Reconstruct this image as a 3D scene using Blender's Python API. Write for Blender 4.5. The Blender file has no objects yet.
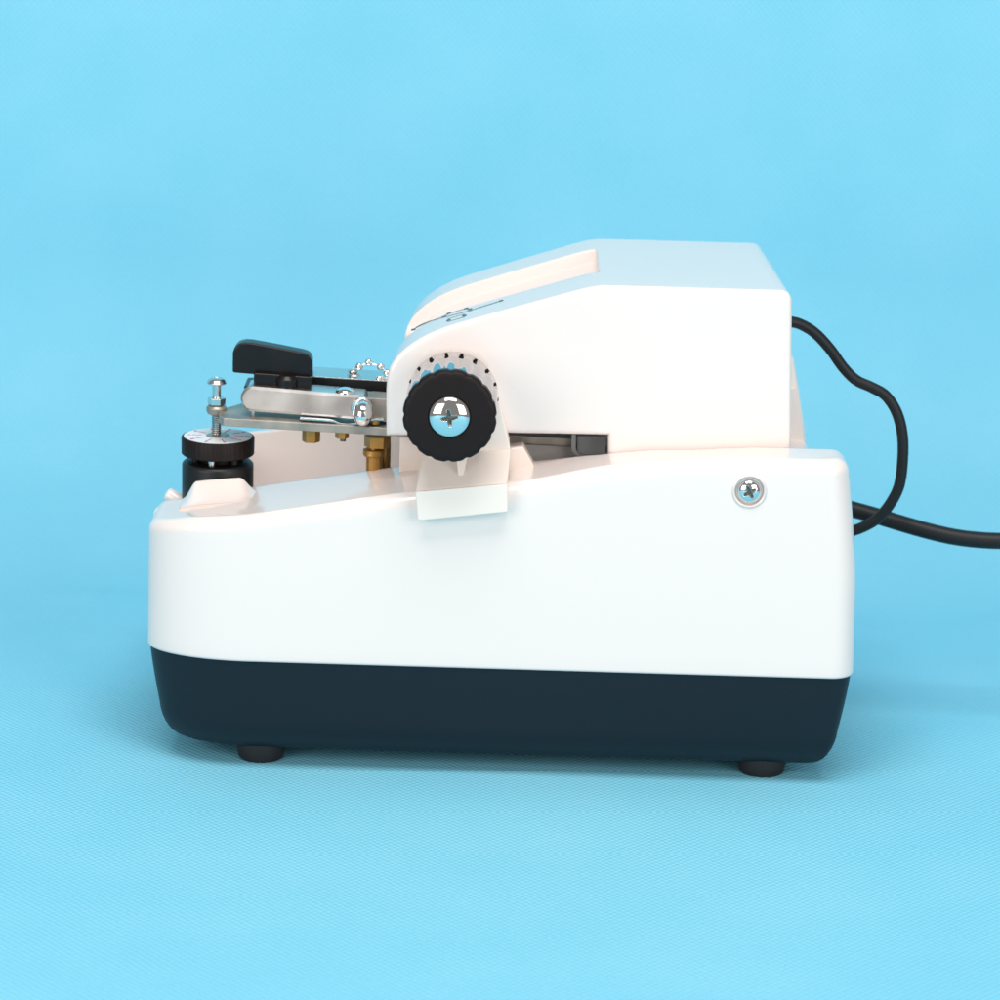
import bpy, bmesh, math, random
from mathutils import Vector, Matrix
random.seed(3)
R = math.radians
S = 0.00035                      # metres per working unit
sc = bpy.context.scene
COL = sc.collection

# ------------------------------------------------------------------ camera
FL = 3000.0; PITCH = R(14.4); YAW = R(0.0); ROLL = R(1.7)
F = Vector((-math.sin(YAW)*math.cos(PITCH), math.cos(YAW)*math.cos(PITCH), -math.sin(PITCH)))
R0 = F.cross(Vector((0, 0, 1))).normalized(); U0 = R0.cross(F).normalized()
RV = R0*math.cos(ROLL) + U0*math.sin(ROLL); UV = U0*math.cos(ROLL) - R0*math.sin(ROLL)
CAMP = Vector((500, 0, 0)) - F*FL
def _ray(px, py, Y):
    d = F*FL + RV*(px-500) + UV*(500-py)
    return CAMP + d*((Y-CAMP.y)/d.y)
zg = 0.5*(_ray(261, 765, 30).z + _ray(761, 782, 30).z)
CAMP.z -= zg                     # the cloth lies at z = 0
def U(px, py, Y): return _ray(px, py, Y)
def P(px, py, Y): p = U(px, py, Y); return (p.x, p.y, p.z)
def X(px, py, Y): return U(px, py, Y).x
def Z(px, py, Y): return U(px, py, Y).z

cam = bpy.data.cameras.new('camera'); co = bpy.data.objects.new('camera', cam); COL.objects.link(co)
cam.sensor_width = 36; cam.lens = 36*FL/1000; cam.clip_start = .01; cam.clip_end = 60
M = Matrix((RV, UV, -F)).transposed().to_4x4(); M.translation = CAMP*S
co.matrix_world = M; sc.camera = co
cam.dof.use_dof = True; cam.dof.focus_distance = 3020*S; cam.dof.aperture_fstop = 15

# ------------------------------------------------------------------ materials
def mat(name, col, rough=.4, metal=0, coat=0, bevel=0, noise=None, bump=0, bscale=300, spec=.5):
    m = bpy.data.materials.new(name); m.use_nodes = True; nt = m.node_tree; n = nt.nodes; l = nt.links
    b = n['Principled BSDF']
    b.inputs['Base Color'].default_value = (*col, 1); b.inputs['Roughness'].default_value = rough
    b.inputs['Metallic'].default_value = metal; b.inputs['Coat Weight'].default_value = coat
    b.inputs['Coat Roughness'].default_value = .06; b.inputs['Specular IOR Level'].default_value = spec
    nrm = None
    tc = n.new('ShaderNodeTexCoord')
    if bevel:
        bv = n.new('ShaderNodeBevel'); bv.samples = 6; bv.inputs['Radius'].default_value = bevel*S; nrm = bv.outputs[0]
    if bump:
        nz = n.new('ShaderNodeTexNoise'); nz.inputs['Scale'].default_value = bscale; nz.inputs['Detail'].default_value = 4
        l.new(tc.outputs['Object'], nz.inputs['Vector'])
        bp = n.new('ShaderNodeBump'); bp.inputs['Strength'].default_value = bump; bp.inputs['Distance'].default_value = .0004
        l.new(nz.outputs['Fac'], bp.inputs['Height'])
        if nrm: l.new(nrm, bp.inputs['Normal'])
        nrm = bp.outputs[0]
    if nrm: l.new(nrm, b.inputs['Normal'])
    if noise:
        nz = n.new('ShaderNodeTexNoise'); nz.inputs['Scale'].default_value = noise[0]; nz.inputs['Detail'].default_value = 6
        l.new(tc.outputs['Object'], nz.inputs['Vector'])
        rp = n.new('ShaderNodeValToRGB'); e = rp.color_ramp.elements
        e[0].position = .35; e[1].position = .68
        e[0].color = (*[c*(1-noise[1]) for c in col], 1); e[1].color = (*col, 1)
        l.new(nz.outputs['Fac'], rp.inputs[0]); l.new(rp.outputs[0], b.inputs['Base Color'])
        mr = n.new('ShaderNodeMapRange'); mr.inputs['To Min'].default_value = rough*.8; mr.inputs['To Max'].default_value = min(1, rough*1.35+.03)
        l.new(nz.outputs['Fac'], mr.inputs['Value']); l.new(mr.outputs[0], b.inputs['Roughness'])
    return m
M_WHITE = mat('white_gloss_plastic', (.84, .748, .712), .28, coat=.6, bevel=3.5, bump=.02, bscale=60)
M_CREAM = mat('cream_plastic', (.90, .79, .72), .4, coat=.1, bevel=2)
M_NAVY = mat('navy_satin_plastic', (.006, .012, .020), .42, spec=.3, bump=.03, bscale=900, noise=(9, .12))
M_RUB = mat('black_rubber', (.012, .011, .012), .75)
M_BLK = mat('black_plastic', (.006, .006, .007), .4, spec=.4, bevel=1.2, bump=.12, bscale=500, noise=(60, .3))
M_LEVER = mat('glossy_black_plastic', (.010, .007, .007), .27, spec=.32, bevel=1.2, bump=.35, bscale=130, noise=(70, .4))
M_BLKM = mat('black_matt_plastic', (.011, .0065, .0065), .5, spec=.2, bevel=1.0)
M_CHR = mat('chrome', (.86, .85, .84), .06, 1, bevel=.8)
M_BARREL = mat('smoked_chrome', (.46, .47, .49), .05, 1, bevel=.5)
M_CLIP = mat('slate_plastic', (.30, .32, .33), .3, bevel=1)
M_GREY = mat('grey_casting', (.5, .48, .47), .6, bump=.1)
M_STEEL = mat('polished_steel', (.74, .72, .70), .2, 1, bevel=.6, noise=(45, .14))
M_POL = mat('buffed_steel', (.90, .87, .85), .27, 1, noise=(70, .2))
M_NICK = mat('dull_nickel_plate', (.47, .42, .37), .42, .75, bevel=.8, noise=(120, .3), bump=.1, bscale=800)
M_BRASS = mat('brass', (.50, .27, .07), .3, .6, bevel=.6, noise=(150, .25))
M_DSTEEL = mat('dark_steel', (.20, .20, .20), .35, 1, bevel=1, noise=(60, .3))
M_RECESS = mat('screw_slot_shade', (.30, .25, .20), .35, 1, noise=(900, .6))  # dark tone stands in for shade down inside the screw slots
M_CORD = mat('cord_rubber', (.008, .009, .011), .5, spec=.35, bump=.05, bscale=400)
M_DIAL = mat('dial_card', (.80, .80, .82), .35)
M_RED = mat('red_print', (.45, .03, .06), .5)
M_INK = mat('teal_print', (.05, .13, .19), .45)
M_INKL = mat('pale_teal_print', (.16, .27, .32), .45)

# ------------------------------------------------------------------ helpers
def finish(name, me, m, parent=None, smooth=35):
    me.materials.clear(); me.materials.append(m)
    if smooth:
        me.polygons.foreach_set('use_smooth', [True]*len(me.polygons)); me.set_sharp_from_angle(angle=R(smooth))
    o = bpy.data.objects.new(name, me); COL.objects.link(o)
    if parent: o.parent = parent
    return o
def from_bm(name, bm, m, parent=None, smooth=35, scale=True, recalc=True):
    if recalc: bmesh.ops.recalc_face_normals(bm, faces=bm.faces)
    if scale: bmesh.ops.scale(bm, vec=(S, S, S), verts=bm.verts)
    me = bpy.data.meshes.new(name); bm.to_mesh(me); bm.free()
    return finish(name, me, m, parent, smooth)
def bake(o, mods, smooth=35):
    """apply a list of (type, settings) and keep the result as plain mesh"""
    for t, kw in mods:
        md = o.modifiers.new(t, t)
        for k, v in kw.items(): setattr(md, k, v)
    bpy.context.view_layer.update()
    dg = bpy.context.evaluated_depsgraph_get()
    me = bpy.data.meshes.new_from_object(o.evaluated_get(dg))
    m = o.data.materials[0]; old = o.data
    o.modifiers.clear(); o.data = me; bpy.data.meshes.remove(old)
    me.materials.clear(); me.materials.append(m)
    me.polygons.foreach_set('material_index', [0]*len(me.polygons))
    me.polygons.foreach_set('use_smooth', [True]*len(me.polygons)); me.set_sharp_from_angle(angle=R(smooth))
    return o
def weighted(o):
    md = o.modifiers.new('W', 'WEIGHTED_NORMAL'); md.keep_sharp = True; md.weight = 80
    bpy.context.view_layer.update()
    me = bpy.data.meshes.new_from_object(o.evaluated_get(bpy.context.evaluated_depsgraph_get()))
    old = o.data; o.modifiers.clear(); o.data = me; bpy.data.meshes.remove(old); return o
def bevel(o, w, seg=3, ang=35, smooth=50):
    return weighted(bevel_(o, w, seg, ang, smooth))
def bevel_(o, w, seg=3, ang=35, smooth=50):
    return bake(o, [('BEVEL', dict(width=w*S, segments=seg, limit_method='ANGLE', angle_limit=R(ang)))], smooth)
def cut(o, cutters, smooth=35, wn=True):
    for c in cutters:
        bake(o, [('BOOLEAN', dict(operation='DIFFERENCE', object=c, solver='EXACT'))], smooth)
    for c in cutters: bpy.data.objects.remove(c)
    return weighted(o) if wn else o
def prism_bm(pts, y0, y1, shift=(0, 0), bm=None):
    bm = bm or bmesh.new(); sf = shift[0] if callable(shift[0]) else (lambda x: shift[0])
    a = [bm.verts.new((x, y0, z)) for x, z in pts]; b = [bm.verts.new((x+sf(x), y1, z+shift[1])) for x, z in pts]
    n = len(pts); bm.faces.new(a); bm.faces.new(b[::-1])
    for i in range(n): bm.faces.new((a[i], b[i], b[(i+1) % n], a[(i+1) % n]))
    return bm
def plan_bm(pts, z0, z1, tilt=None, bm=None):
    bm = bm or bmesh.new(); t = tilt or (lambda x: 0)
    a = [bm.verts.new((x, y, z0+t(x))) for x, y in pts]; b = [bm.verts.new((x, y, z1+t(x))) for x, y in pts]
    n = len(pts); bm.faces.new(a); bm.faces.new(b[::-1])
    for i in range(n): bm.faces.new((a[i], b[i], b[(i+1) % n], a[(i+1) % n]))
    return bm
def hull_bm(pts):
    bm = bmesh.new()
    for p in pts: bm.verts.new(p)
    r = bmesh.ops.convex_hull(bm, input=bm.verts)
    bmesh.ops.delete(bm, geom=[v for v in bm.verts if not v.link_faces], context='VERTS')
    return bm
def frame(axis):
    z = Vector(axis).normalized(); x = z.orthogonal().normalized()
    if abs(z.z) > .9: x = Vector((1, 0, 0)); x = (x - z*x.dot(z)).normalized()
    elif abs(z.y) > .5: x = Vector((1, 0, 0)); x = (x - z*x.dot(z)).normalized()
    y = z.cross(x); return Matrix((x, y, z)).transposed()
def lathe_bm(prof, c, axis=(0, 0, 1), n=48, rf=None, bm=None, squash=None):
    """prof: (r, h) list from axis start to axis end; rf(angle, h, r) modulates radius"""
    bm = bm or bmesh.new(); Fm = frame(axis); c = Vector(c); rings = []
    for r, h in prof:
        if r <= 1e-6: rings.append([bm.verts.new(c + Fm @ Vector((0, 0, h)))]); continue
        ring = []
        for i in range(n):
            a = 2*math.pi*i/n; rr = rf(a, h, r) if rf else r
            ring.append(bm.verts.new(c + Fm @ Vector((rr*math.cos(a), rr*math.sin(a), h))))
        rings.append(ring)
    for A, B in zip(rings, rings[1:]):
        if len(A) == 1 and len(B) == 1: continue
        for i in range(n):
            j = (i+1) % n
            if len(A) == 1: bm.faces.new((A[0], B[i], B[j]))
            elif len(B) == 1: bm.faces.new((A[i], B[0], A[j]))
            else: bm.faces.new((A[i], B[i], B[j], A[j]))
    if len(rings[0]) > 1: bm.faces.new(rings[0])
    if len(rings[-1]) > 1: bm.faces.new(rings[-1][::-1])
    return bm
def catmull(P, k=10):
    P = [Vector(p) for p in P]; out = []
    Q = [P[0]*2-P[1]] + P + [P[-1]*2-P[-2]]
    for i in range(1, len(Q)-2):
        a, b, c, d = Q[i-1:i+3]
        for s in range(k):
            t = s/k; out.append(.5*((2*b)+(c-a)*t+(2*a-5*b+4*c-d)*t*t+(3*b-a-3*c+d)*t**3))
    out.append(P[-1]); return out
def tube_bm(path, r, n=16, bm=None):
    bm = bm or bmesh.new(); rings = []; nrm = None
    for i, p in enumerate(path):
        t = (path[min(i+1, len(path)-1)] - path[max(i-1, 0)]).normalized()
        nrm = t.orthogonal().normalized() if nrm is None else (nrm - t*nrm.dot(t)).normalized()
        b = t.cross(nrm)
        rings.append([bm.verts.new(p + (nrm*math.cos(2*math.pi*k/n) + b*math.sin(2*math.pi*k/n))*r) for k in range(n)])
    for A, B in zip(rings, rings[1:]):
        for i in range(n): bm.faces.new((A[i], A[(i+1) % n], B[(i+1) % n], B[i]))
    bm.faces.new(rings[0][::-1]); bm.faces.new(rings[-1])
    return bm
def dome(r, h, k=10, h0=0):      # (r,h) points of a dome ending on the axis
    return [(r*math.cos(a), h0+h*math.sin(a)) for a in [math.pi/2*i/k for i in range(k+1)]]
def cross_cutter(c, axis, r, w, d, rot=0):
    Fm = frame(axis) @ Matrix.Rotation(rot, 3, 'Z'); c = Vector(c); out = []
    pts = []
    for q in range(4):
        a = q*math.pi/2; u = Vector((math.cos(a), math.sin(a))); v = Vector((-u.y, u.x))
        pts += [u*w - v*w if q < 0 else u*r - v*w*.8, u*r + v*w*.8, u*w*1.25 + v*w*1.25]
    bm = bmesh.new()
    a = [bm.verts.new(c + Fm @ Vector((p.x, p.y, 7))) for p in pts]
    b = [bm.verts.new(c + Fm @ Vector((p.x*.55, p.y*.55, -d))) for p in pts]
    n = len(pts); bm.faces.new(a); bm.faces.new(b[::-1])
    for i in range(n): bm.faces.new((a[i], b[i], b[(i+1) % n], a[(i+1) % n]))
    return from_bm('cutter', bm, M_CHR)
def smoothf(xs, ys):
    """monotone-ish smooth interpolation through control points"""
    def f(x):
        if x <= xs[0]: return ys[0] + (x-xs[0])*(ys[1]-ys[0])/(xs[1]-xs[0])
        if x >= xs[-1]: return ys[-1] + (x-xs[-1])*(ys[-1]-ys[-2])/(xs[-1]-xs[-2])
        for i in range(len(xs)-1):
            if x <= xs[i+1]:
                h = xs[i+1]-xs[i]; t = (x-xs[i])/h
                m = lambda j: (ys[min(j+1, len(xs)-1)]-ys[max(j-1, 0)])/(xs[min(j+1, len(xs)-1)]-xs[max(j-1, 0)])
                return (2*t**3-3*t*t+1)*ys[i]+(t**3-2*t*t+t)*h*m(i)+(-2*t**3+3*t*t)*ys[i+1]+(t**3-t*t)*h*m(i+1)
    return f

root = bpy.data.objects.new('lens_grooving_machine', None); COL.objects.link(root)
root['label'] = 'white bench-top lens grooving machine with navy base and fluted side knob, standing on blue cloth'
root['category'] = 'lens groover'

# ------------------------------------------------------------------ base: plan outline
DEP = 410.0
XL = X(148, 640, 60); XR = X(855, 650, 20)
ZS = .5*(Z(300, 664, 0) + Z(850, 679, 0))        # seam height
def outline(n=40):
    pts = []
    def arc(cx, cy, a, b, t0, t1, p=2.0):
        for i in range(n):
            t = t0 + (t1-t0)*i/n; c, s = math.cos(t), math.sin(t)
            pts.append((cx+a*abs(c)**(2/p)*(1 if c > 0 else -1), cy+b*abs(s)**(2/p)*(1 if s > 0 else -1)))
    def line(x0, y0, x1, y1, k):
        for i in range(k): pts.append((x0+(x1-x0)*i/k, y0+(y1-y0)*i/k))
    A, B = 110, 60; r = 26
    line(XL+A, 0, XR-r, 0, 60)
    arc(XR-r, r, r, r, -math.pi/2, 0)
    line(XR, r, XR, DEP-r, 12)
    arc(XR-r, DEP-r, r, r, 0, math.pi/2)
    line(XR-r, DEP, XL+A, DEP, 60)
    arc(XL+A, DEP-B, A, B, math.pi/2, math.pi)
    line(XL, DEP-B, XL, B, 12)
    arc(XL+A, B, A, B, math.pi, 1.5*math.pi)
    return pts
OUT = outline(); NO = len(OUT)
def normals(P):
    N = []
    for i in range(len(P)):
        a = Vector(P[i-1]); b = Vector(P[(i+1) % len(P)]); t = (b-a).normalized(); N.append(Vector((-t.y, t.x)))
    return N
ON = normals(OUT)   # inward normals (counter-clockwise outline)
def ring_at(inset): return [(OUT[i][0]+ON[i].x*inset, OUT[i][1]+ON[i].y*inset) for i in range(NO)]

# ridge width and crest height
wid = smoothf([150, 420, 470, 600, 640, 860], [128, 128, 118, 64, 60, 60])
fe = [(165, 497), (200, 491), (257, 486), (300, 480.5), (350, 473.5), (411, 465.5), (470, 463), (540, 461.5), (605, 456), (650, 451.5), (700, 448.5), (745, 447), (835, 449)]
pp = [U(px, py, wid(px)) for px, py in fe]
ztop = smoothf([p.x for p in pp], [p.z for p in pp])

# white cover
def rshift(t):                    # t 0..1 up the wall: how far the back end leans in
    return 7*t + 11*max(0, (t-.42)/.58)**1.35
def lshift(t): return 2*t
bm = bmesh.new(); rings = []
ZT = ztop(XR-30)
def lean(x, t):
    u = (x-XL)/(XR-XL); return x + lshift(t)*(1-u) - rshift(t)*u
NR = 14; RAD = 14.0
def add_ring(f):
    rings.append([bm.verts.new(f(i)) for i in range(NO)])
add_ring(lambda i: (*ring_at(3)[i], ZS+1)); add_ring(lambda i: (*ring_at(.8)[i], ZS)); 
R0r = ring_at(0)
for k in range(0, NR+1):
    s = k/NR
    def f(i):
        x, y = R0r[i]; zt = ztop(x)-RAD*1.0; z = ZS+2 + (zt-ZS-2)*s; t = (z-ZS)/(ZT-ZS)
        return (lean(x, t), y + (2.5*t if y < DEP/2 else -2.5*t), z)
    add_ring(f)
for k in range(1, 9):
    a = math.pi/2*k/8; ins = RAD*(1-math.cos(a)); rg = ring_at(ins)
    def f(i):
        x, y = rg[i]; z = ztop(R0r[i][0])-RAD*1.0 + RAD*1.0*math.sin(a)
        z = min(z, ztop(x)) if k == 8 else z
        t = (z-ZS)/(ZT-ZS); return (lean(x, t), y + (2.5*t if y < DEP/2 else -2.5*t), z)
    add_ring(f)
for A, B in zip(rings, rings[1:]):
    for i in range(NO): bm.faces.new((A[i], A[(i+1) % NO], B[(i+1) % NO], B[i]))
bm.faces.new(rings[0][::-1])
top = rings[-1]
geo = [bm.faces.new(top)]
bmesh.ops.triangulate(bm, faces=geo)
cover = from_bm('base_cover', bm, M_WHITE, root)
# well, front panel slope, rear opening, countersink
FLOOR = ztop(300)-95
wp = []
xs = [196, 240, 300, 360, 420, 450, 480, 520, 560, 600, 640, 780]
for x in xs: wp.append((x, wid(x)))
poly = wp + [(x, DEP-w*.17) for x, w in wp[::-1]]
c1 = from_bm('cutter', plan_bm(poly, FLOOR, 900), M_WHITE)
zt = ztop(200)
c2 = from_bm('cutter', prism_bm([(100, zt-105), (205, zt-6), (215, 900), (100, 900)], 122, DEP+30), M_WHITE)
zr = ztop(800)
c3 = from_bm('cutter', prism_bm([(770, zr-60), (900, zr-60), (900, 900), (770, 900)], 58, DEP-60), M_WHITE)
sp = U(749.5, 491.5, 1.5)
c4 = from_bm('cutter', lathe_bm([(15.5, -7), (15.5, 20)], sp, (0, -1, 0), 48), M_WHITE)
c5 = from_bm('cutter', prism_bm([(X(788, 357, DEP-10), Z(794, 357, DEP-10)), (X(801, 432, DEP-10), Z(805.5, 432, DEP-10)), (X(804, 470, DEP-10), Z(808, 470, DEP-10)), (X(806, 540, DEP-10), Z(811, 540, DEP-10)), (900, Z(811, 540, DEP-10)), (900, 900)], DEP-160, DEP+30), M_WHITE)
cut(cover, [c1, c2, c3, c4, c5])

# countersink collar + screw
bm = lathe_bm([(0, -3.5), (14.2, -3.5), (14.8, .2), (16.0, 1.0), (17.2, .3), (17.2, -1.5), (15.4, -1.5), (15.4, -4.5), (0, -4.5)], sp, (0, -1, 0), 48)
from_bm('screw_collar', bm, M_WHITE, cover)
scr = from_bm('side_screw', lathe_bm([(12, -6), (12, -2)] + dome(12, 6.5, 10, -2)[1:], sp, (0, -1, .02), 40), M_CHR, cover)
cut(scr, [cross_cutter(sp + Vector((0, -3, 0)), (0, -1, 0), 9.5, 2.3, 4, R(28))])
from_bm('slot_shade_disc', lathe_bm([(8.5, 0), (8.5, .8), (0, .8)], sp + Vector((0, 0, 0)), (0, -1, 0), 24), M_RECESS, cover)  # dark disc added in the cross slot, shade painted as colour

hp = [(X(a, b_, DEP-50), Z(a, b_, DEP-50)) for a, b_ in [(700, 350), (775, 350), (788, 352), (793.5, 357), (799, 390), (805, 432), (807.5, 470), (700, 470)]]
o = from_bm('far_side_hump', prism_bm(hp, DEP-50, DEP-6), M_WHITE, cover); bevel(o, 4, 3, 30)
# front buttons poking out of the sloped front panel
for px, py, r in [(166, 496, 7.5), (155, 513.5, 6)]:
    c = U(px+5, py, 150 if r > 7 else 110)
    from_bm('panel_button', lathe_bm([(r, -14), (r, 3), (r*.85, 5), (r*.5, 6.2), (0, 6.5)], c, (-.85, 0, .5), 28), M_WHITE, cover)

# navy tray
bm = bmesh.new(); rings = []
ZB = .5*(Z(250, 750, 30) + Z(780, 768, 30))
Ht = ZS-ZB
prof = [(1.5, 3.0), (2.5, 0)]
for k in range(1, 9): prof.append((2.5 + 9.5*(k/8)**1.25, -(Ht-44)*k/8))
for k in range(1, 11):
    a = math.pi/2*k/10; prof.append((12 + 36*(1-math.cos(a)) + 3*math.sin(a), -(Ht-44) - 44*math.sin(a)))
for d, z in prof:
    rg = ring_at(d) if d < 25 else ring_at(25)
    if d >= 25:
        cx, cy = (XL+XR)/2, DEP/2
        rg = [(x + (cx-x)/abs(cx-x+1e-6)*min(d-25, abs(cx-x)), y) if False else (cx+(x-cx)*(1-(d-25)/(.5*(XR-XL)-25)), cy+(y-cy)*(1-(d-25)/(.5*DEP-25))) for x, y in rg]
    rings.append([bm.verts.new((x, y, ZS+z-.0)) for x, y in rg])
for A, B in zip(rings, rings[1:]):
    for i in range(NO): bm.faces.new((A[i], B[i], B[(i+1) % NO], A[(i+1) % NO]))
bm.faces.new(rings[0]); bm.faces.new(rings[-1][::-1])
tray = from_bm('base_tray', bm, M_NAVY, root)
tray.data.transform(Matrix.Translation((0, 0, -.4*S)))
for fx in (X(261, 760, 60), X(761, 776, 60)):
    for fy in (62, DEP-62):
        o = from_bm('rubber_foot', lathe_bm([(22, 0), (23.5, 1.5), (25, ZB*.6), (27, ZB+1), (27, ZB+6)], (fx, fy, 0), (0, 0, 1), 48), M_RUB, tray)
print('ZB', ZB, 'ZS', ZS, 'ztop', [round(ztop(x)) for x in (160, 300, 500, 700, 830)])

# ------------------------------------------------------------------ head (motor housing)
TY0, TY1 = 65.0, 356.0; SH = -6.0
tp = [(386, 436), (386, 395), (386.5, 382), (389, 370), (394, 360.5), (402, 351.5), (413, 343), (428, 334.5), (448, 326.5), (470, 320), (500, 311.5), (540, 300.5), (575, 291), (590, 287.3), (602, 285.8), (615, 285.8),
      (660, 287), (720, 288.8), (776, 290.3), (784, 290.8), (789, 293.3), (791.7, 298), (792.3, 304), (791.8, 370), (791, 460), (745, 470), (640, 470), (608, 470), (608, 435.5), (560, 434.5), (500, 433.5), (440, 436)]
_n = catmull([(a, b, 0) for a, b in tp[1:10]], 5)
tp = [tp[0]] + [(p.x, p.y) for p in _n] + tp[10:]
TP = [(U(a, b, TY0).x, U(a, b, TY0).z) for a, b in tp]
SHF = lambda x: 13 - 22*(x-TP[0][0])/(max(p[0] for p in TP)-TP[0][0])
def up(px, py, d=0):              # near-plane point, lowered by d
    p = U(px, py, TY0); return (p.x, p.z-d)
# split the profile at the rear end of the lens tray so that its end wall is a clean step
XE = X(600, 286, TY0); k_ = max(i for i in range(len(TP)) if TP[i][0] < XE and i < len(tp)-9)
ze = TP[k_][1] + (TP[k_+1][1]-TP[k_][1])*(XE-TP[k_][0])/(TP[k_+1][0]-TP[k_][0])
HP = TP[:k_+1] + [(XE-.6, ze), (XE+.6, ze)] + TP[k_+1:]
NH = len(HP)
def pn(i):
    a = Vector(HP[i-1]); b = Vector(HP[(i+1) % NH]); t = (b-a).normalized(); return Vector((t.y, -t.x))   # inward
def sharp_in(i, d):               # inset that keeps corner offsets parallel
    p = Vector(HP[i]); a = (p-Vector(HP[i-1])).normalized(); b = (Vector(HP[(i+1) % NH])-p).normalized()
    na, nb = Vector((a.y, -a.x)), Vector((b.y, -b.x)); m = (na+nb)
    m = m.normalized() if m.length > 1e-6 else na
    return p + m*d/max(.5, m.dot(na))
cen = sum((Vector(p) for p in HP), Vector((0, 0)))/NH
sgn = 1 if (cen-Vector(HP[30])).dot(pn(30)) > 0 else -1
def low(i):                       # depth of the lens tray at profile point i
    x = HP[i][0]; z = HP[i][1]
    if i > k_+1 or i == 0: return 0
    t = (z - Z(390, 385, TY0))/(Z(410, 350, TY0)-Z(390, 385, TY0))
    return 15*max(0, min(1, t))
rings = []; bmh = bmesh.new()
def hring(Y, inset, lowf=0):
    out = []
    for i in range(NH):
        q = sharp_in(i, sgn*inset) if inset else Vector(HP[i])
        if lowf: q = q + pn(i)*sgn*low(i)
        out.append(bmh.verts.new((q.x + SHF(HP[i][0])*(Y-TY0)/(TY1-TY0), Y, q.y)))
    rings.append(out)
RB = 4.5
hring(TY0, RB+3.5)
for k in range(5):
    a = math.pi/2*k/4; hring(TY0 + RB*(1-math.cos(a)), RB*(1-math.sin(a)))
hring(141, 0); hring(143, 0); hring(144.5, 0, 1); hring(284.5, 0, 1); hring(286, 0); hring(288, 0)
for k in range(5):
    a = math.pi/2*(1-k/4); hring(TY1 - RB*(1-math.cos(a)), RB*(1-math.sin(a)))
for A, B in zip(rings, rings[1:]):
    for i in range(NH): bmh.faces.new((A[i], A[(i+1) % NH], B[(i+1) % NH], B[i]))
bmh.faces.new(rings[0]); bmh.faces.new(rings[-1][::-1])
head = from_bm('head_housing', bmh, M_WHITE, root)
weighted(head)
# parting line and the small notch at the lower rear corner of the head
def surf(px, py):                 # where a picture ray meets the sloping head top
    prof = sorted(TP[8:56]); best = None
    for k in range(0, 500):
        Y = TY0 + k*.2; p = U(px, py, Y); x = p.x - SHF(p.x)*(Y-TY0)/(TY1-TY0)
        for (x0, z0), (x1, z1) in zip(prof, prof[1:]):
            if x0 <= x <= x1:
                z = z0+(z1-z0)*(x-x0)/(x1-x0+1e-9)
                if p.z <= z: return Vector((p.x, Y, z))
                break
    return None
def stroke_bm(pts, w, bm):
    P = [surf(*p) for p in pts]
    P = [p for p in P if p]
    for a, b in zip(P, P[1:]):
        t = (b-a).normalized(); n = Vector((-t.z, 0, t.x)).normalized(); s = t.cross(Vector((0, 0, 1))).normalized()
        up_ = s.cross(t).normalized(); up_ = up_ if up_.z > 0 else -up_
        v = []
        for q in (a-t*w*.3, b+t*w*.3):
            for sd in (-1, 1):
                for h in (-.6, .35): v.append(bm.verts.new(q + s*sd*w/2 + up_*h))
        bmesh.ops.convex_hull(bm, input=v)
    return bm
def dense(pts, k=6):
    o = []
    for a, b in zip(pts, pts[1:]):
        for i in range(k): o.append((a[0]+(b[0]-a[0])*i/k, a[1]+(b[1]-a[1])*i/k))
    return o+[pts[-1]]
bm = bmesh.new()
stroke_bm([(413.4, 329.6), (418, 326.5), (424, 323.6), (430, 321.2), (437, 319.2), (444, 317.3)], 3.0, bm)
stroke_bm(dense([(444, 317.3), (470.5, 310.6), (501.2, 301)]), 3.6, bm)
stroke_bm(dense([(444, 317.2), (449, 313.4), (466.2, 308.6), (470.2, 309.4), (471, 311)], 3), 2.2, bm)
from_bm('engraved_mark_line', bm, M_INKL, head, 0)
bm = bmesh.new()
stroke_bm(dense([(448.8, 318.8), (463.8, 314.4), (464.8, 316), (464.2, 317.2), (449, 321.6), (448.8, 318.8)], 2), 2.4, bm)
from_bm('engraved_mark_box', bm, M_INKL, head, 0)
bm = bmesh.new()
for p in [(413.4, 329.6), (444, 317), (449, 313.6), (466.2, 308.6), (470.2, 309.4), (501.2, 301), (448.8, 320.6), (464.5, 316)]:
    q = surf(*p)
    if q: lathe_bm([(2.4, -.5), (2.4, .7), (0, .8)], q, (-.25, 0, 1), 12, bm=bm)
from_bm('engraved_mark_dots', bm, M_INK, head, 0)

# ------------------------------------------------------------------ side knob on its bracket
KY = -48.0
kc = U(449.5, 417, KY); kax = Vector((-.01, -1, .012)).normalized()
knob = from_bm('side_knob', lathe_bm([(44.5, -101), (46.2, -99), (46.2, -70), (45.8, -50), (44.6, -34), (42.8, -22), (41.5, -14)] + [(41.5, -10)], kc, kax, 216,
        rf=lambda a, h, r: r*(1 - (.06 if -95 < h < 0 else .0)*(.5+.5*math.cos(18*a))**2)), M_BARREL, root, 60)
bm = bmesh.new()
fl = lambda a, h, r: r*(1 - .03*max(0, math.cos(16*a))**2*(1 if r > 40 else 0))
lathe_bm([(44.5, -16), (45.8, -14), (46.2, -5), (45.4, -2), (43.2, -.3), (40.5, 0), (21, 0), (20.8, -3), (0, -3)], kc, kax, 192, rf=fl, bm=bm)
from_bm('knob_grip_ring', bm, M_BLKM, knob, 40)
ks = from_bm('knob_screw', lathe_bm([(20.6, -2.8), (20.6, -.5)] + dome(20.6, 8, 14, -.5)[1:], kc, kax, 64), M_CHR, knob)
cut(ks, [cross_cutter(kc + kax*4.5, kax, 10.5, 2.3, 4.5, R(8))])
from_bm('slot_shade_disc', lathe_bm([(9, 1), (9, 3.0), (0, 3.0)], kc, kax, 24), M_RECESS, knob)  # same added disc: darkens the knob screw's slot as painted shade
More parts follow.
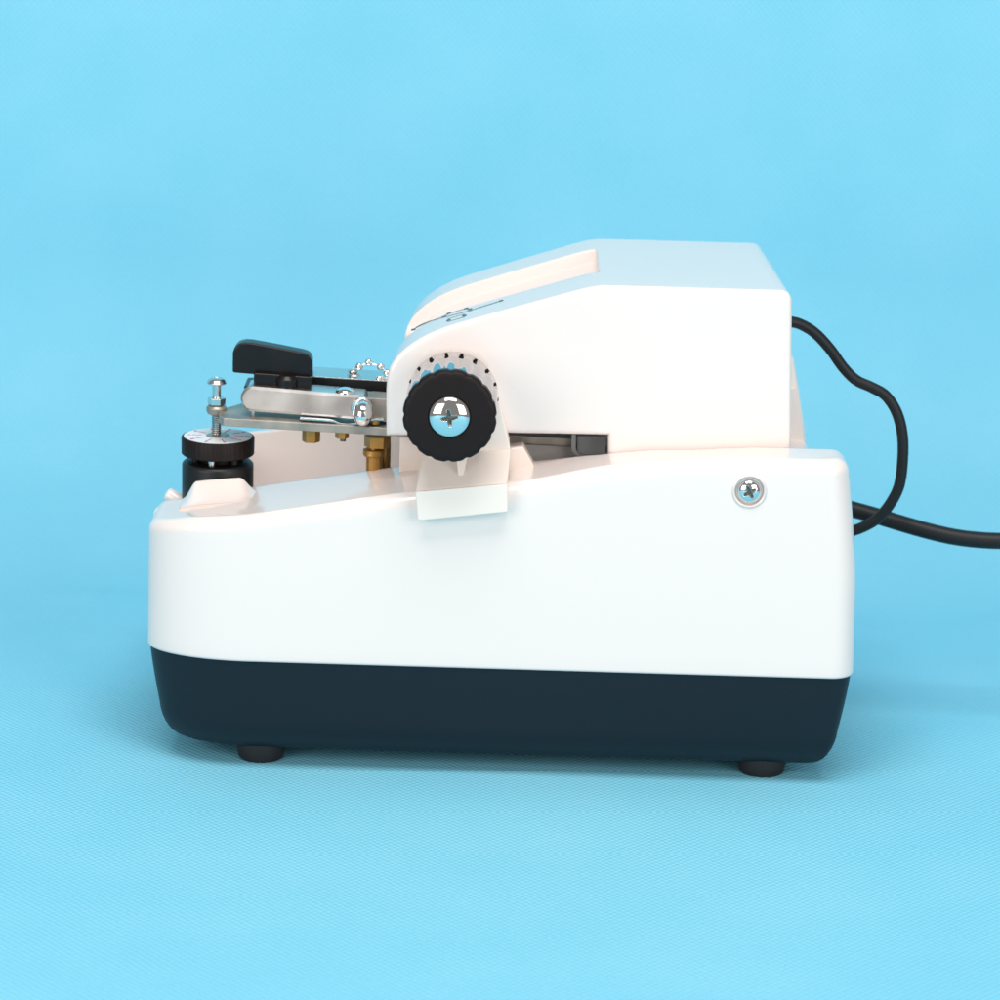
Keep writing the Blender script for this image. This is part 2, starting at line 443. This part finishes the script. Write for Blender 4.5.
# notches at the back of the barrel
bm = bmesh.new(); Fm = frame(kax)
for k in range(18):
    a = 2*math.pi*k/18
    q = kc + Fm @ Vector((46.2*math.cos(a), 46.2*math.sin(a), -92)); rad = Fm @ Vector((math.cos(a), math.sin(a), 0))
    lathe_bm([(2.0, -3.4), (2.0, .2), (0, .3)], q, rad, 3, bm=bm)
from_bm('barrel_notches', bm, M_BLKM, knob, 0)

def z_at(o, dz): return (o[0], o[1], o[2]+dz)
# bracket: front lip, sloped skirt, pylon
lip = [P(415, 492, -14), P(508, 484, -14), P(508, 512, -14), P(417.5, 521, -14)]
b = [(p[0]+(0 if p[0] > 460 else 2), 20, p[2]+2) for p in lip]
bm = hull_bm(lip + b)
br = from_bm('knob_bracket', bm, M_CREAM, root); bevel(br, 1.5, 2, 30)
def piece(name, pts, w=1.2, m=M_CREAM, parent=None):
    o = from_bm(name, hull_bm(pts), m, parent); bevel(o, w, 2, 30); return o
piece('sloped_skirt', [P(415.5, 491.6, -13.4), P(507.5, 483.8, -13.4), P(424, 455, 49), P(511, 449.5, 49)] + [(X(417, 480, 30), 60, Z(417, 480, 30)), (X(507, 470, 30), 60, Z(507, 470, 30)), (X(424, 458, 34), 60, Z(424, 458, 34)), (X(510, 452, 34), 60, Z(510, 452, 34))], 1.2, M_CREAM, br)
piece('upright', [P(424, 455.5, 50), P(510.6, 450, 50), P(410, 400, 50), P(498, 393, 50), P(490, 372, 52), P(425, 377, 52)] +
      [P(424, 446, 64.5), P(510, 440, 64.5), P(412, 394, 64.5), P(496, 388, 64.5), P(488, 366, 64.5), P(427, 370, 64.5)], 1.5, M_CREAM, br)
piece('stiffening_rib', [P(456, 455, 22), P(468, 455, 22), P(462.5, 481, 4), P(458.5, 481, 4), P(468, 452, 36), P(456, 452, 36)], .8, M_CREAM, br)
piece('rear_leg', [(x, y, z) for x in (X(400, 450, 110), X(428, 450, 110)) for y in (104, 122) for z in (Z(410, 436, 110), Z(410, 500, 110))], 1.2, M_CREAM, br)
piece('side_gusset', [(x, y, z) for x, z in [(X(507, 447, 75), Z(507, 447, 75)), (X(523, 445, 75), Z(523, 445, 75)), (X(537, 470, 75), Z(537, 470, 75)), (X(507, 486, 75), Z(507, 486, 75))] for y in (66, 90)], 1, M_CREAM, br)

# ------------------------------------------------------------------ dial
DY = 150.0
dc = U(218, 436, DY); 
dial = from_bm('depth_dial', lathe_bm([(10, -19.2), (36.5, -19.2), (38, -18), (38.2, -1.2), (37.4, -.1), (34.8, 0), (10, 0)], dc, (0, 0, 1), 240,
        rf=lambda a, h, r: r*(1-.009*max(0, math.cos(40*a))**3*(1 if r > 36 and h < -1 else 0))), M_BLKM, root, 40)
from_bm('dial_scale', lathe_bm([(35.6, -.6), (35.6, .45), (8, .45), (8, -.6)], dc, (0, 0, 1), 96), M_DIAL, dial)
from_bm('dial_hub', lathe_bm([(12.5, -1), (12.5, .9), (11.5, 1.3), (0, 1.3)], dc, (0, 0, 1), 40), M_NICK, dial)
bm = bmesh.new()
def dbar(a, r0, r1, w):
    d = Vector((math.cos(a), math.sin(a), 0)); n = Vector((-d.y, d.x, 0)); v = []
    for r in (r0, r1):
        for s in (-1, 1):
            for h in (.2, .75): v.append(bm.verts.new(dc + d*r + n*s*w/2 + Vector((0, 0, h))))
    bmesh.ops.convex_hull(bm, input=v)
for k in range(10): dbar(R(-72+36*k), 17, 27, .9)
from_bm('dial_tick_marks', bm, M_RED, dial, 0)
def text_obj(name, s, size, mat_, parent, mw, ext=.15):
    cu = bpy.data.curves.new(name, 'FONT'); cu.body = s; cu.size = size; cu.extrude = ext; cu.align_x = 'CENTER'; cu.align_y = 'CENTER'
    t = bpy.data.objects.new(name, cu); COL.objects.link(t); bpy.context.view_layer.update()
    me = bpy.data.meshes.new_from_object(t.evaluated_get(bpy.context.evaluated_depsgraph_get()))
    bpy.data.objects.remove(t); me.transform(mw); me.transform(Matrix.Scale(S, 4))
    return finish(name, me, mat_, parent, 0)
for k in range(10):
    a = R(-72+36*k); q = dc + Vector((math.cos(a), math.sin(a), 0))*31 + Vector((0, 0, .6))
    text_obj('dial_numeral', str(k), 6.5, M_RED, dial, Matrix.Translation(q) @ Matrix.Rotation(a+math.pi/2, 4, 'Z'))
bm = lathe_bm([(20, -31), (20, -19)], dc, (0, 0, 1), 40)
nk = from_bm('dial_collar', bm, M_BLKM, root)
for k in range(6):
    a = R(20+60*k); q = dc + Vector((math.cos(a)*24, math.sin(a)*24, -26))
    from_bm('detent_ball', lathe_bm([(4, -5), (4, 5)], q, (0, 0, 1), 16), M_STEEL if k in (4,) else M_BLK, nk)
from_bm('dial_barrel', lathe_bm([(33, -33), (33, -30), (22, -30), (22, -26), (30, -26), (35, -27), (37, -29), (37.4, -31), (37.4, -90), (33, -90)][3:], dc, (0, 0, 1), 80), M_BLK, root)
# lip of the cover in front of the barrel
gx0, gx1 = X(183, 488, 110), X(258, 488, 110); gh = Z(214, 478.6, 110) - ztop(X(214, 478, 110))
ss = lambda t: (lambda u: u*u*(3-2*u))(max(0, min(1, t)))
bm = bmesh.new(); rows = []
for a in range(41):
    x = gx0 + (gx1-gx0)*a/40; row = []
    for b_ in range(31):
        y = 72 + 38*b_/30
        h = gh*ss((x-gx0)/14)*ss((gx1-x)/20)*((y-72)/38)**1.3
        row.append(bm.verts.new((x, y, ztop(x)-.9+h)))
    row.append(bm.verts.new((x, 111.5, ztop(x)-.9+gh*ss((x-gx0)/14)*ss((gx1-x)/20)-1.5)))
    row.append(bm.verts.new((x, 111.6, FLOOR+10))); rows.append(row)
for A, B in zip(rows, rows[1:]):
    for b_ in range(len(A)-1): bm.faces.new((A[b_], B[b_], B[b_+1], A[b_+1]))
bm.faces.new([r[0] for r in rows] + [r[-1] for r in rows[::-1]])
bm.faces.new(rows[0]); bm.faces.new(rows[-1][::-1])
from_bm('barrel_guard', bm, M_WHITE, cover, 50)

# ------------------------------------------------------------------ stop screw
st = lambda px, py: U(px, py, DY)
s0 = st(215.5, 436); sx = s0.x
hz = lambda py: Z(216.5, py, DY)
stop = from_bm('stop_screw', lathe_bm([(4.5, hz(434)), (4.5, hz(386)), (4.8, hz(385)), (10, hz(383.6)), (10.4, hz(382.4)), (8.8, hz(379.8)), (6, hz(378)), (2.6, hz(377.3)), (2.4, hz(378.3)), (0, hz(378.5))], (sx+1, DY, 0), (0, 0, 1), 36), M_STEEL, root)
bm = bmesh.new()
for k in range(22):
    z0 = hz(433) + k*2.0
    if z0 > hz(415): break
    lathe_bm([(4.3, z0), (5.1, z0+.9), (4.3, z0+1.8)], (sx+1, DY, 0), (0, 0, 1), 24, bm=bm)
from_bm('screw_thread', bm, M_DSTEEL, stop)
from_bm('hex_nut', lathe_bm([(8, hz(404.5)), (9.2, hz(404)), (9.2, hz(398)), (8, hz(397.4))], (sx+1, DY, 0), (0, 0, 1), 6), M_STEEL, stop, 20)
from_bm('stop_washer', lathe_bm([(6, hz(415)), (9, hz(413.5)), (10.6, hz(411)), (10.8, hz(407.5)), (9, hz(405.4)), (5, hz(404.8))], (sx+1, DY, 0), (0, 0, 1), 32), M_NICK, stop)

# ------------------------------------------------------------------ carriage plate and clamp
PY = 112.0
a0 = U(221, 418, PY); a1 = U(540, 436.8, PY)
slope = (a1.z-a0.z)/(a1.x-a0.x)
def pz(x): return a0.z + slope*(x-a0.x) - max(0, -0)     # plate top height
xr = U(572, 440, PY).x
pl = [(a0.x, PY+3), (a0.x+3, PY), (xr, PY), (xr, 232), (a0.x+36, 232), (a0.x+28, 214), (a0.x+17, 192), (a0.x+7, 172), (a0.x, 160), (a0.x-5, 148), (a0.x-4, 130)]
bm = bmesh.new(); plan_bm(pl, -8.6, 0, tilt=pz, bm=bm)
plate = from_bm('carriage_plate', bm, M_NICK, root, 30); bevel(plate, .8, 2, 40)

def vprism(name, pxs, y0, y1, m, parent, bw=1.5, yref=None):
    pts = [(X(a, b_, y0 if yref is None else yref), Z(a, b_, y0 if yref is None else yref)) for a, b_ in pxs]
    o = from_bm(name, prism_bm(pts, y0, y1), m, parent)
    if bw: bevel(o, bw, 3, 25)
    return o
def lean_back(o, k):
    zs = [v.co.z for v in o.data.vertices]; z0 = min(zs)
    for v in o.data.vertices: v.co.y += (v.co.z-z0)*k
arm = vprism('clamp_arm', [(239.5, 399), (241, 394), (246, 389), (252, 388.4), (300, 392.3), (366, 397.8), (366.5, 420), (352, 419.3), (300, 415.5), (250, 411.8), (245, 410.5), (241, 405.5)], 122, 160, M_POL, root, 0); bevel(arm, 2.6, 1, 20, 20); lean_back(arm, .27)
ab = vprism('arm_block', [(366.6, 399.5), (372, 399.2), (420, 402.5), (420, 424), (366.6, 421)], 125, 160, M_NICK, arm, .6); lean_back(ab, .2)
vprism('support_pin', [(251.5, 410), (254.5, 410), (254.5, 421), (251.5, 421)], 128, 131, M_STEEL, arm, 0)
# wavy leaf spring between arm and plate
path = [U(a, b_, 118) for a, b_ in [(300, 418.5), (318, 419.6), (333, 421), (343, 424), (356, 423.4), (372, 419.5), (384, 419.2)]]
pts = catmull(path, 6)
prf = [(p.x, p.z+.9) for p in pts] + [(p.x, p.z-.9) for p in pts[::-1]]
from_bm('leaf_spring', prism_bm(prf, 116, 140), M_STEEL, arm)
# pivot: collar + domed pin
pc = U(361.5, 408, 122)
from_bm('pivot_collar', lathe_bm([(11.3, -4), (11.3, 2), (10.3, 3), (0, 3)], pc, (0, -1, 0), 48), M_STEEL, arm)
pcc = U(363, 412, 113)
ball = from_bm('pivot_ball', lathe_bm([(0.01, -14)] + [(10.2*math.cos(a), 13*math.sin(a)) for a in [R(-75+15*k) for k in range(11)]] + [(0, 13)], pcc - Vector((0, 4, 1)), (0, -.42, -1), 40), M_CHR, arm)
def up_screw(name, px, py, Y, r, h, m=M_CHR, parent=arm, slot=True):
    c = U(px, py, Y)
    return from_bm(name, lathe_bm([(r*.6, -5), (r*.62, -.8), (r*.97, -.5), (r, .5)] + [(r*math.cos(a), .5+h*math.sin(a)) for a in [R(15*k) for k in range(1, 6)]] + [(0, .5+h)], c, (0, 0, 1), 40), m, parent)
up_screw('arm_screw', 345, 393.5, 140, 10.3, 6.5)
# upper bar (black faced) with bright top
bar = vprism('upper_bar', [(298, 376.5), (392, 382), (420, 384), (420, 396.5), (392, 392.5), (298, 388)], 178, 206, M_BLK, root, .6)
vprism('bar_top_strip', [(298, 375.4), (420, 382.9), (420, 383.9), (298, 376.4)], 177.6, 226, M_STEEL, bar, 0)
rv = up_screw('bar_rivet', 353.8, 375.8, 200, 9, 3.6, M_STEEL, bar)
up_screw('bar_rivet_cap', 353, 371.5, 200, 5.2, 2.4, M_STEEL, bar)
# lever
lever = vprism('clamp_lever', [(232.3, 372.8), (232.6, 353), (234, 348.2), (238, 344.2), (244.5, 342.6), (251, 343), (275, 347.4), (300, 352.3), (306, 353.8), (310, 356.4), (311.8, 361), (311.8, 378), (305, 381.5), (254, 374.6)], 150, 172, M_LEVER, root, 2.2)
vprism('lever_boss', [(253.6, 372.8), (311.2, 377), (311.2, 390.8), (276, 389.5), (253.6, 388.6)], 142, 180, M_LEVER, lever, 2)
from_bm('lever_hub', lathe_bm([(11, Z(288, 392, 138)), (12, Z(288, 388, 138)), (12, Z(288, 380, 138)), (9, Z(288, 376.5, 138)), (0, Z(288, 375, 138))], (X(287, 385, 146), 146, 0), (0, 0, 1), 32), M_LEVER, lever)
vprism('lever_base_plate', [(244, 386.4), (248, 386), (312, 390), (312, 391.8), (250, 389), (244, 388.8)], 139, 182, M_LEVER, lever, .6)
# bead chain
bp = [(359.3, 366.2), (368.8, 362.3), (380.7, 366.6), (387.2, 373), (390, 378), (379.6, 378.8), (352.5, 368.3)]
bY = [198, 196, 192, 190, 188, 184, 200]
bm = bmesh.new()
for (px, py), y in zip(bp[:-1], bY):
    lathe_bm([(0, -4.3)] + [(4.3*math.cos(R(a)), 4.3*math.sin(R(a))) for a in range(-75, 90, 15)] + [(0, 4.3)], U(px, py, y), (0, 0, 1), 24, bm=bm)
tube_bm([U(*bp[6], 200)] + [U(*bp[i], bY[i]) for i in range(6)], .9, 8, bm)
from_bm('bead_chain', bm, M_CHR, bar)
# brass hardware under the plate
def under(name, px0, px1, py0, py1, n, Y, m, parent=plate, extra=None, ang=20):
    c = U((px0+px1)/2, py0, Y); r = (px1-px0)/2*1.02; h = (py1-py0)*1.02
    pr = extra(r, h) if extra else [(r*.96, -h), (r, -h*.88), (r, 0)]
    return from_bm(name, lathe_bm(pr, (c.x, Y, c.z), (0, 0, 1), n, rf=(lambda a, hh, rr: rr) ), m, parent, ang)
under('brass_nut', 302, 320.5, 429, 442, 6, 132, M_BRASS)
under('brass_nut_tip', 306, 311, 417.5, 423, 16, 124, M_BRASS)
under('small_nut', 335, 349, 431, 438, 6, 132, M_BRASS)
under('small_nut_end', 340, 346, 436, 441.3, 16, 130, M_DSTEEL)
under('brass_nut', 364, 391, 435.5, 447, 6, 134, M_BRASS)
under('adjuster_stem', 371, 375.5, 444, 452, 16, 128, M_BRASS)
under('adjuster_ring', 362.5, 385, 448, 456.5, 40, 134, M_BRASS, extra=lambda r, h: [(r*.85, -h), (r, -h*.75), (r*.96, -h*.45), (r*.98, -h*.2), (r*.6, 0)])
under('adjuster_knurl', 366, 383, 456, 500, 14, 134, M_BRASS)
under('brass_post', 378, 391, 444, 500, 28, 150, M_BRASS)
under('brass_rivet', 371, 380, 420, 424, 20, 119, M_BRASS)
# spring clip seen through the slot
vprism('clip_channel', [(571.5, 434), (576, 434), (576, 450), (578, 453.5), (581, 455), (602, 456.5), (602, 459.5), (579, 457.5), (574.5, 455), (571.5, 451)], 100, 150, M_CLIP, plate, .6)
vprism('clip_body', [(576.4, 436), (606, 436), (606, 456), (577, 454)], 106, 150, M_CLIP, plate, 1)
from_bm('clip_pin', lathe_bm([(3, 0), (3, 14)], P(580, 455, 110), (0, 0, 1), 20), M_STEEL, plate)
vprism('carriage_wall', [(520, 444), (700, 452), (700, 520), (520, 520)], 117, 126, M_GREY, plate, 1)

# ------------------------------------------------------------------ cords
def cord(name, pts, r):
    P_ = catmull([U(a, b_, y) for a, b_, y in pts], 14)
    return from_bm(name, tube_bm(P_, r, 20), M_CORD, root, 80)
cord('motor_cord', [(770, 316, 200), (785, 320.5, 202), (800, 324, 205), (815, 333, 207), (830, 349, 208), (843, 367, 208), (856, 380, 207), (872, 387.5, 205), (886, 396, 203), (897, 413, 202), (902.5, 436, 202), (902.5, 462, 203), (899, 486, 205), (890, 504, 208), (878, 518, 212), (863, 527, 218), (848, 532, 226), (825, 536, 232)], 5.9)
pc_ = [(815, 500, 262), (835, 505, 260), (855, 510, 255), (880, 517, 248), (905, 524.5, 240), (930, 531.5, 232), (955, 537, 226), (980, 540, 222), (1005, 541, 218), (1050, 541, 214), (1110, 548, 212)]
pw = cord('power_cable', pc_, 8.9)

# ------------------------------------------------------------------ blue cloth, floor and sweep in one sheet
def cloth_mat():
    m = bpy.data.materials.new('blue_nonwoven_cloth'); m.use_nodes = True; nt = m.node_tree; n = nt.nodes; l = nt.links
    b = n['Principled BSDF']; b.inputs['Roughness'].default_value = .75; b.inputs['Specular IOR Level'].default_value = .25
    uv = n.new('ShaderNodeUVMap'); uv.uv_map = 'UVMap'
    sep = n.new('ShaderNodeSeparateXYZ'); l.new(uv.outputs[0], sep.inputs[0])
    def mth(op, a, b_=None):
        x = n.new('ShaderNodeMath'); x.operation = op
        for i, v in enumerate((a, b_)):
            if v is None: continue
            if isinstance(v, (int, float)): x.inputs[i].default_value = v
            else: l.new(v, x.inputs[i])
        return x.outputs[0]
    wob = n.new('ShaderNodeTexNoise'); wob.inputs['Scale'].default_value = .012; l.new(uv.outputs[0], wob.inputs['Vector'])
    wv = mth('MULTIPLY', wob.outputs['Fac'], 5.0)
    u = mth('ADD', sep.outputs[0], wv); v = mth('ADD', sep.outputs[1], wv)
    # lattice of embossed lozenges
    p = mth('MULTIPLY', u, 2*math.pi/8.0); q = mth('ADD', mth('MULTIPLY', v, 2*math.pi/8.4), mth('MULTIPLY', u, .02))
    g = mth('MULTIPLY', mth('SINE', p), mth('SINE', q))
    nz = n.new('ShaderNodeTexNoise'); nz.inputs['Scale'].default_value = .25; nz.inputs['Detail'].default_value = 3; l.new(uv.outputs[0], nz.inputs['Vector'])
    hgt = mth('ADD', mth('MULTIPLY', g, .5), mth('MULTIPLY', nz.outputs['Fac'], .7))
    bp_ = n.new('ShaderNodeBump'); bp_.inputs['Strength'].default_value = .35; bp_.inputs['Distance'].default_value = .0006
    l.new(hgt, bp_.inputs['Height']); l.new(bp_.outputs[0], b.inputs['Normal'])
    big = n.new('ShaderNodeTexNoise'); big.inputs['Scale'].default_value = .006; big.inputs['Detail'].default_value = 5; l.new(uv.outputs[0], big.inputs['Vector'])
    fac = mth('ADD', mth('ADD', mth('MULTIPLY', g, .34), mth('MULTIPLY', nz.outputs['Fac'], .3)), mth('MULTIPLY', big.outputs['Fac'], .38))
    rp = n.new('ShaderNodeValToRGB'); e = rp.color_ramp.elements
    e[0].position = .1; e[1].position = .75; e[0].color = (.155, .545, .73, 1); e[1].color = (.29, .655, .82, 1)
    l.new(fac, rp.inputs[0])
    vo = n.new('ShaderNodeTexVoronoi'); vo.inputs['Scale'].default_value = .008; l.new(uv.outputs[0], vo.inputs['Vector'])   # sparse lint and specks
    sp_ = n.new('ShaderNodeMapRange'); sp_.inputs['From Min'].default_value = .008; sp_.inputs['From Max'].default_value = .022
    sp_.inputs['To Min'].default_value = .4; sp_.inputs['To Max'].default_value = 0; l.new(vo.outputs['Distance'], sp_.inputs['Value'])
    mx = n.new('ShaderNodeMixRGB'); mx.inputs[2].default_value = (.12, .38, .48, 1); l.new(sp_.outputs[0], mx.inputs[0]); l.new(rp.outputs[0], mx.inputs[1])
    l.new(mx.outputs[0], b.inputs['Base Color'])
    return m
prof = []
YF0, YF1, RC = -4200.0, 640.0, 400.0
for k in range(60): prof.append((YF0 + (YF1-YF0)*(1-(1-k/60)**2), 0))
for k in range(30):
    a = math.pi/2*k/30*.93; prof.append((YF1 + RC*math.sin(a), RC*(1-math.cos(a))))
y_, z_ = YF1+RC*math.sin(math.pi/2*.93), RC*(1-math.cos(math.pi/2*.93))
for k in range(41): prof.append((y_ + k*3.0, z_ + k*45))
bm = bmesh.new(); uvl = bm.loops.layers.uv.new('UVMap'); rows = []; dist = 0; NX = 120; XA, XB = -1700, 2700
def wr(x, y, s):                  # soft wrinkles of the cloth, none under the machine
    k = max(0, min(1, (y-430)/250)) if s < 1900 else 1
    return k*(2.2*math.sin(x*.011+s*.004) + 1.6*math.sin(x*.027-s*.009+2) + 1.1*math.sin(s*.03+x*.006))
for i, (y, z) in enumerate(prof):
    if i: dist += math.hypot(y-prof[i-1][0], z-prof[i-1][1])
    row = []
    for j in range(NX+1):
        x = XA + (XB-XA)*j/NX; w = wr(x, y, dist)
        ny, nz_ = (0, 1) if z <= 0 else (-.8, .3)
        row.append((bm.verts.new((x, y+ny*w, max(z+nz_*w, -1 if z <= 0 else 0) if y > 430 else 0)), (x, dist)))
    rows.append(row)
for A, B in zip(rows, rows[1:]):
    for j in range(NX):
        q = (A[j], A[j+1], B[j+1], B[j]); f = bm.faces.new([t[0] for t in q])
        for lp_, t in zip(f.loops, q): lp_[uvl].uv = t[1]
cloth = from_bm('ground_cloth', bm, cloth_mat(), None, 80)
cloth['kind'] = 'structure'

# ------------------------------------------------------------------ lights: two big softboxes in front, one overhead
def area(name, loc, tgt, sx, sy, power, col=(1, 1, 1)):
    L = bpy.data.lights.new(name, 'AREA'); L.shape = 'RECTANGLE'; L.size = sx; L.size_y = sy; L.energy = power; L.color = col
    o = bpy.data.objects.new(name, L); COL.objects.link(o); o.location = Vector(loc)
    d = Vector(tgt)-Vector(loc); o.rotation_euler = d.to_track_quat('-Z', 'Y').to_euler(); return o
cx = 500*S
area('softbox_lamp', (cx-.85, -1.08, .52), (cx, .05, .07), .82, .80, 9.15, (1, .955, .905))
area('softbox_lamp', (cx+.85, -1.08, .52), (cx, .05, .07), .82, .80, 9.15, (1, .955, .905))
area('overhead_lamp', (cx, -.55, 1.45), (cx, -.02, 0), 1.0, .6, 17, (1, .985, .965))
w = bpy.data.worlds.new('World'); sc.world = w; w.use_nodes = True
w.node_tree.nodes['Background'].inputs[0].default_value = (1, .97, .94, 1); w.node_tree.nodes['Background'].inputs[1].default_value = .24

sc.render.engine = 'CYCLES'
sc.view_settings.view_transform = 'Standard'; sc.view_settings.look = 'None'
sc.view_settings.exposure = 0; sc.view_settings.gamma = 1
